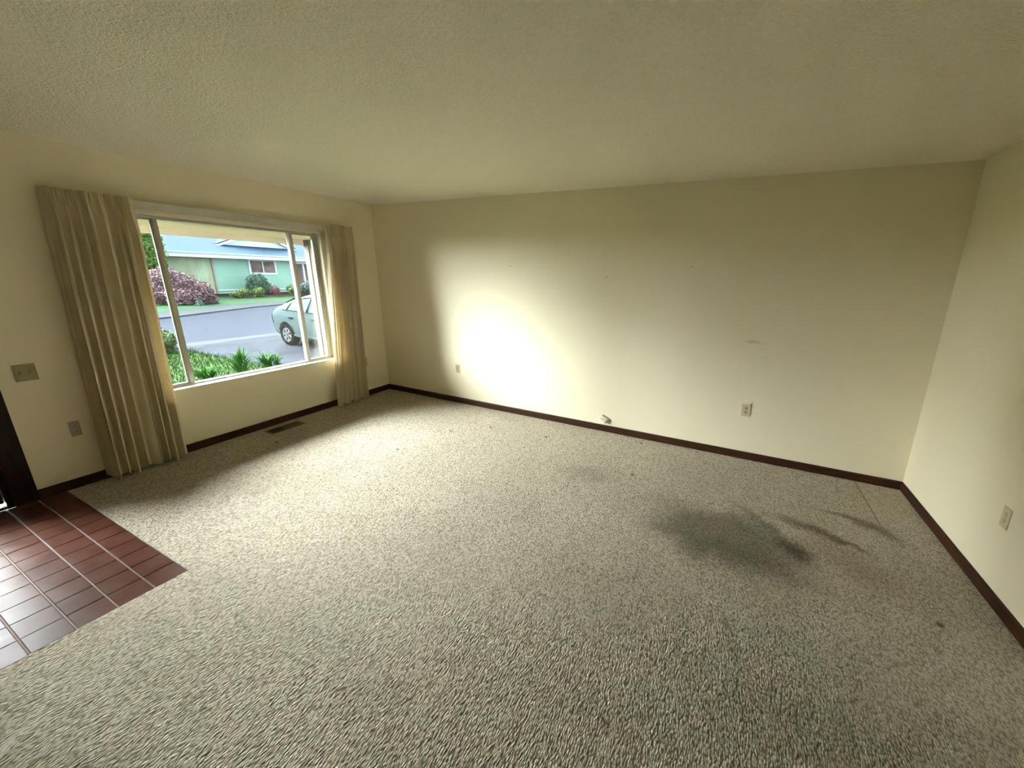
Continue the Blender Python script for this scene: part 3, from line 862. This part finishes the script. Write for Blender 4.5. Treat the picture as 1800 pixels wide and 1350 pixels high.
# unseen house added further left to block low light from the right wall
def ranch(x0, y0, y1, label):
    nh = tag(empty('neighbour_house', (x0, (y0 + y1) / 2, 0)), label, 'house')
    nb = lambda o: rel(o, nh)
    nb(box('siding_wall', (x0 - 7.1, y0 + .6, -.5), (x0, y1 - .6, 2.5), M['boards'], nh))
    bm = bmesh.new(); bm_prism(bm, [(x0 + .7, 2.4), (x0 + .7, 2.6), (x0 - 3.6, 5.6), (x0 - 7.8, 2.6), (x0 - 7.8, 2.4)], 1, y0, y1)
    nb(finish(bm, 'roof', M['roof'], nh))
    nb(box('fascia', (x0 + .68, y0, 2.3), (x0 + .76, y1, 2.6), M['white'], nh))
    for ya in (y0 + 3.5, y1 - 4.5):
        w_ = nb(boxes('window', [((x0, ya, 1.0), (x0 + .05, ya + .1, 2.1)), ((x0, ya + 1.6, 1.0), (x0 + .05, ya + 1.7, 2.1)), ((x0, ya + .1, 1.0), (x0 + .05, ya + 1.6, 1.1)), ((x0, ya + .1, 2.0), (x0 + .05, ya + 1.6, 2.1))], M['white'], nh))
        box('pane', (x0 + .005, ya + .1, 1.1), (x0 + .015, ya + 1.6, 2.0), M['hglass'], w_)
ranch(-24.4, -13.8, 1.5, 'neighbouring ranch house left of the teal one')

# ------------------------------------------------------------------ parked car (facing the garage, tail to the street)
car = tag(empty('car', (-7.99, 3.36, G)), 'pale aqua hatchback parked in the driveway', 'car')
ST = [  # x, z_bottom, z_belt, z_top, half width low, half width top
    (0.00, .42, .78, .88, .66, .50), (0.06, .27, .86, 1.00, .76, .55), (.22, .22, .93, 1.09, .83, .56), (.55, .20, .965, 1.215, .855, .55),
    (1.00, .19, .965, 1.36, .862, .56), (1.5, .18, .955, 1.46, .862, .58), (2.0, .18, .94, 1.49, .862, .59), (2.5, .18, .92, 1.43, .86, .58),
    (3.0, .18, .905, 1.22, .855, .60), (3.4, .18, .89, 1.00, .85, .64), (3.8, .19, .85, .90, .83, .62), (4.15, .21, .74, .80, .77, .55), (4.36, .25, .60, .66, .66, .45), (4.45, .34, .50, .54, .50, .35)]
def sec(s):
    x, zb, zl, zt, w, wt = s
    return [(0, zb), (w * .80, zb), (w * .96, zb + .07), (w * .995, zb + (zl - zb) * .45), (w, zb + (zl - zb) * .72), (w * .965, zl),
            (w * .965 + (wt - w * .965) * .55, zl + (zt - zl) * .62), (wt, zt - (zt - zl) * .12), (wt * .72, zt), (0, zt + .012)]
vs, fs = [], []
NP = None
for s in ST:
    h_ = sec(s); ring = h_ + [(-p[0], p[1]) for p in h_[-2:0:-1]]
    NP = len(ring)
    vs += [(s[0], p[0], p[1]) for p in ring]
for i in range(len(ST) - 1):
    for j in range(NP):
        a = i * NP + j; b = i * NP + (j + 1) % NP
        fs.append((a, b, b + NP, a + NP))
fs.append(tuple(range(NP))[::-1]); fs.append(tuple((len(ST) - 1) * NP + j for j in range(NP)))
body = mesh('body', vs, fs, M['paint'], car, True)
bm = bmesh.new(); bm.from_mesh(body.data); bmesh.ops.recalc_face_normals(bm, faces=bm.faces); bm.to_mesh(body.data); bm.free()
sub = body.modifiers.new('sub', 'SUBSURF'); sub.levels = 2; sub.render_levels = 2
cut_bm = bmesh.new()
for wxp in (.85, 3.55): bm_cyl(cut_bm, (wxp, -1.1, .31), .355, 2.2, 1, 40)
cut = finish(cut_bm, 'arch_cut', M['cartrim'])
bo = body.modifiers.new('arch', 'BOOLEAN'); bo.object = cut; bo.operation = 'DIFFERENCE'; bo.solver = 'EXACT'
cut.location = car.location
bpy.context.view_layer.update()
dg = bpy.context.evaluated_depsgraph_get()
nme = bpy.data.meshes.new_from_object(body.evaluated_get(dg))
body.modifiers.clear(); body.data = nme
for p in nme.polygons: p.use_smooth = True
cutme = cut.data
bpy.data.objects.remove(cut); bpy.data.meshes.remove(cutme)
box('underbody', (.2, -.60, .18), (4.2, .60, .6), M['cartrim'], car)
def interp(x):
    for a, b in zip(ST, ST[1:]):
        if a[0] <= x <= b[0]:
            t = (x - a[0]) / (b[0] - a[0]); return [p + (q - p) * t for p, q in zip(a, b)]
def side(x, z, sgn, off):
    s = interp(x); h_ = sec(s)
    for p, q in zip(h_[3:], h_[4:]):
        if p[1] <= z <= q[1]:
            t = (z - p[1]) / (q[1] - p[1] + 1e-9); return (x, sgn * (p[0] + (q[0] - p[0]) * t + off), z)
    return (x, sgn * (h_[-2][0] + off), z)
def side_panel(name, outline, sgn, off, mat, par, th=.012):
    """outline: list of (x, z) polygon on the flank"""
    n = len(outline)
    top = [side(x, z, sgn, off) for x, z in outline]
    bot = [side(x, z, sgn, off - th) for x, z in outline]
    f = [tuple(range(n)) if sgn > 0 else tuple(range(n))[::-1], tuple(range(n, 2 * n))[::-1] if sgn > 0 else tuple(range(n, 2 * n))]
    f += [(i, (i + 1) % n, n + (i + 1) % n, n + i) for i in range(n)]
    return mesh(name, top + bot, f, mat, par)
for sgn in (-1, 1):
    for outline in ([(.74, 1.015), (.72, 1.035), (.98, 1.165), (.93, 1.01)],
                    [(1.00, 1.01), (1.07, 1.205), (1.5, 1.325), (1.84, 1.35), (1.82, .99)],
                    [(1.93, .99), (1.95, 1.35), (2.12, 1.36), (2.42, 1.315), (2.94, 1.04), (2.90, .975)]):
        cx_ = sum(p[0] for p in outline) / len(outline); cz_ = sum(p[1] for p in outline) / len(outline)
        grown = []
        for px_, pz_ in outline:
            d_ = math.hypot(px_ - cx_, pz_ - cz_); g2 = (d_ + .035) / d_
            grown.append((cx_ + (px_ - cx_) * g2, cz_ + (pz_ - cz_) * g2))
        side_panel('window_trim', grown, sgn, .012, M['cartrim'], car, .03)
        side_panel('side_window', outline, sgn, .020, M['carglass'], car, .02)
    side_panel('tail_lamp', [(.035, .58), (.03, .80), (.12, .86), (.20, .80), (.26, .60)], sgn, .008, M['taillamp'], car)
    for hx in (1.10, 2.08):
        yy = side(hx, .80, sgn, .012)[1]
        box('door_handle', (hx - .02, yy - .012, .785), (hx + .15, yy + .012, .815), M['cartrim'], car, .004)
    for xx in (1.88,):
        side_panel('door_seam', [(xx, .30), (xx, .95), (xx + .012, .95), (xx + .012, .30)], sgn, .003, M['cartrim'], car)
    yy = .868 * sgn
    box('sill_trim', (1.25, yy - .02, .30), (3.1, yy + .012, .36), M['paint'], car, .005)
box('rear_bumper_trim', (-.01, -.5, .30), (.10, .5, .40), M['cartrim'], car)
mesh('rear_glass', [(.30, -.5, 1.155), (.30, .5, 1.155), (1.0, .5, 1.385), (1.0, -.5, 1.385), (.30, -.5, 1.145), (.30, .5, 1.145), (1.0, .5, 1.375), (1.0, -.5, 1.375)],
     [(0, 1, 2, 3), (7, 6, 5, 4), (0, 4, 5, 1), (1, 5, 6, 2), (2, 6, 7, 3), (3, 7, 4, 0)], M['carglass'], car)
def wheel(xc, sgn):
    y0 = sgn * .66
    bm = bmesh.new()
    prof = [(.19, 0), (.28, 0), (.305, .03), (.31, .07), (.31, .13), (.305, .17), (.285, .20), (.22, .205), (.205, .19)]
    seg = 36; rings = []
    for r_, d_ in prof:
        rings.append([bm.verts.new((r_ * math.cos(2 * math.pi * i / seg), sgn * d_, r_ * math.sin(2 * math.pi * i / seg))) for i in range(seg)])
    for a, b in zip(rings, rings[1:]):
        for i in range(seg): bm.faces.new((a[i], a[(i + 1) % seg], b[(i + 1) % seg], b[i]))
    ty = finish(bm, 'wheel', M['tyre'], car, smooth=True); ty.location = (xc, y0, .31)
    bm = bmesh.new(); bm_cyl(bm, (0, sgn * .165, 0), .212, sgn * .02, 1, 36)
    rim = finish(bm, 'hubcap', M['alloy'], ty)
    for i in range(6):
        a = 2 * math.pi * i / 6 + .3
        bm = bmesh.new()
        pts = [(.085, -.20), (.155, -.24), (.165, 0), (.155, .24), (.085, .20)]
        bm_prism(bm, [(r_ * math.cos(a + t), r_ * math.sin(a + t)) for r_, t in pts], 1, sgn * .186, sgn * .1885)
        finish(bm, 'hole', M['cartrim'], ty)
    bm = bmesh.new(); bm_cyl(bm, (0, sgn * .186, 0), .035, sgn * .012, 1, 16); finish(bm, 'hub', M['alloy'], ty)
for xc in (.85, 3.55):
    for sgn in (-1, 1): wheel(xc, sgn)
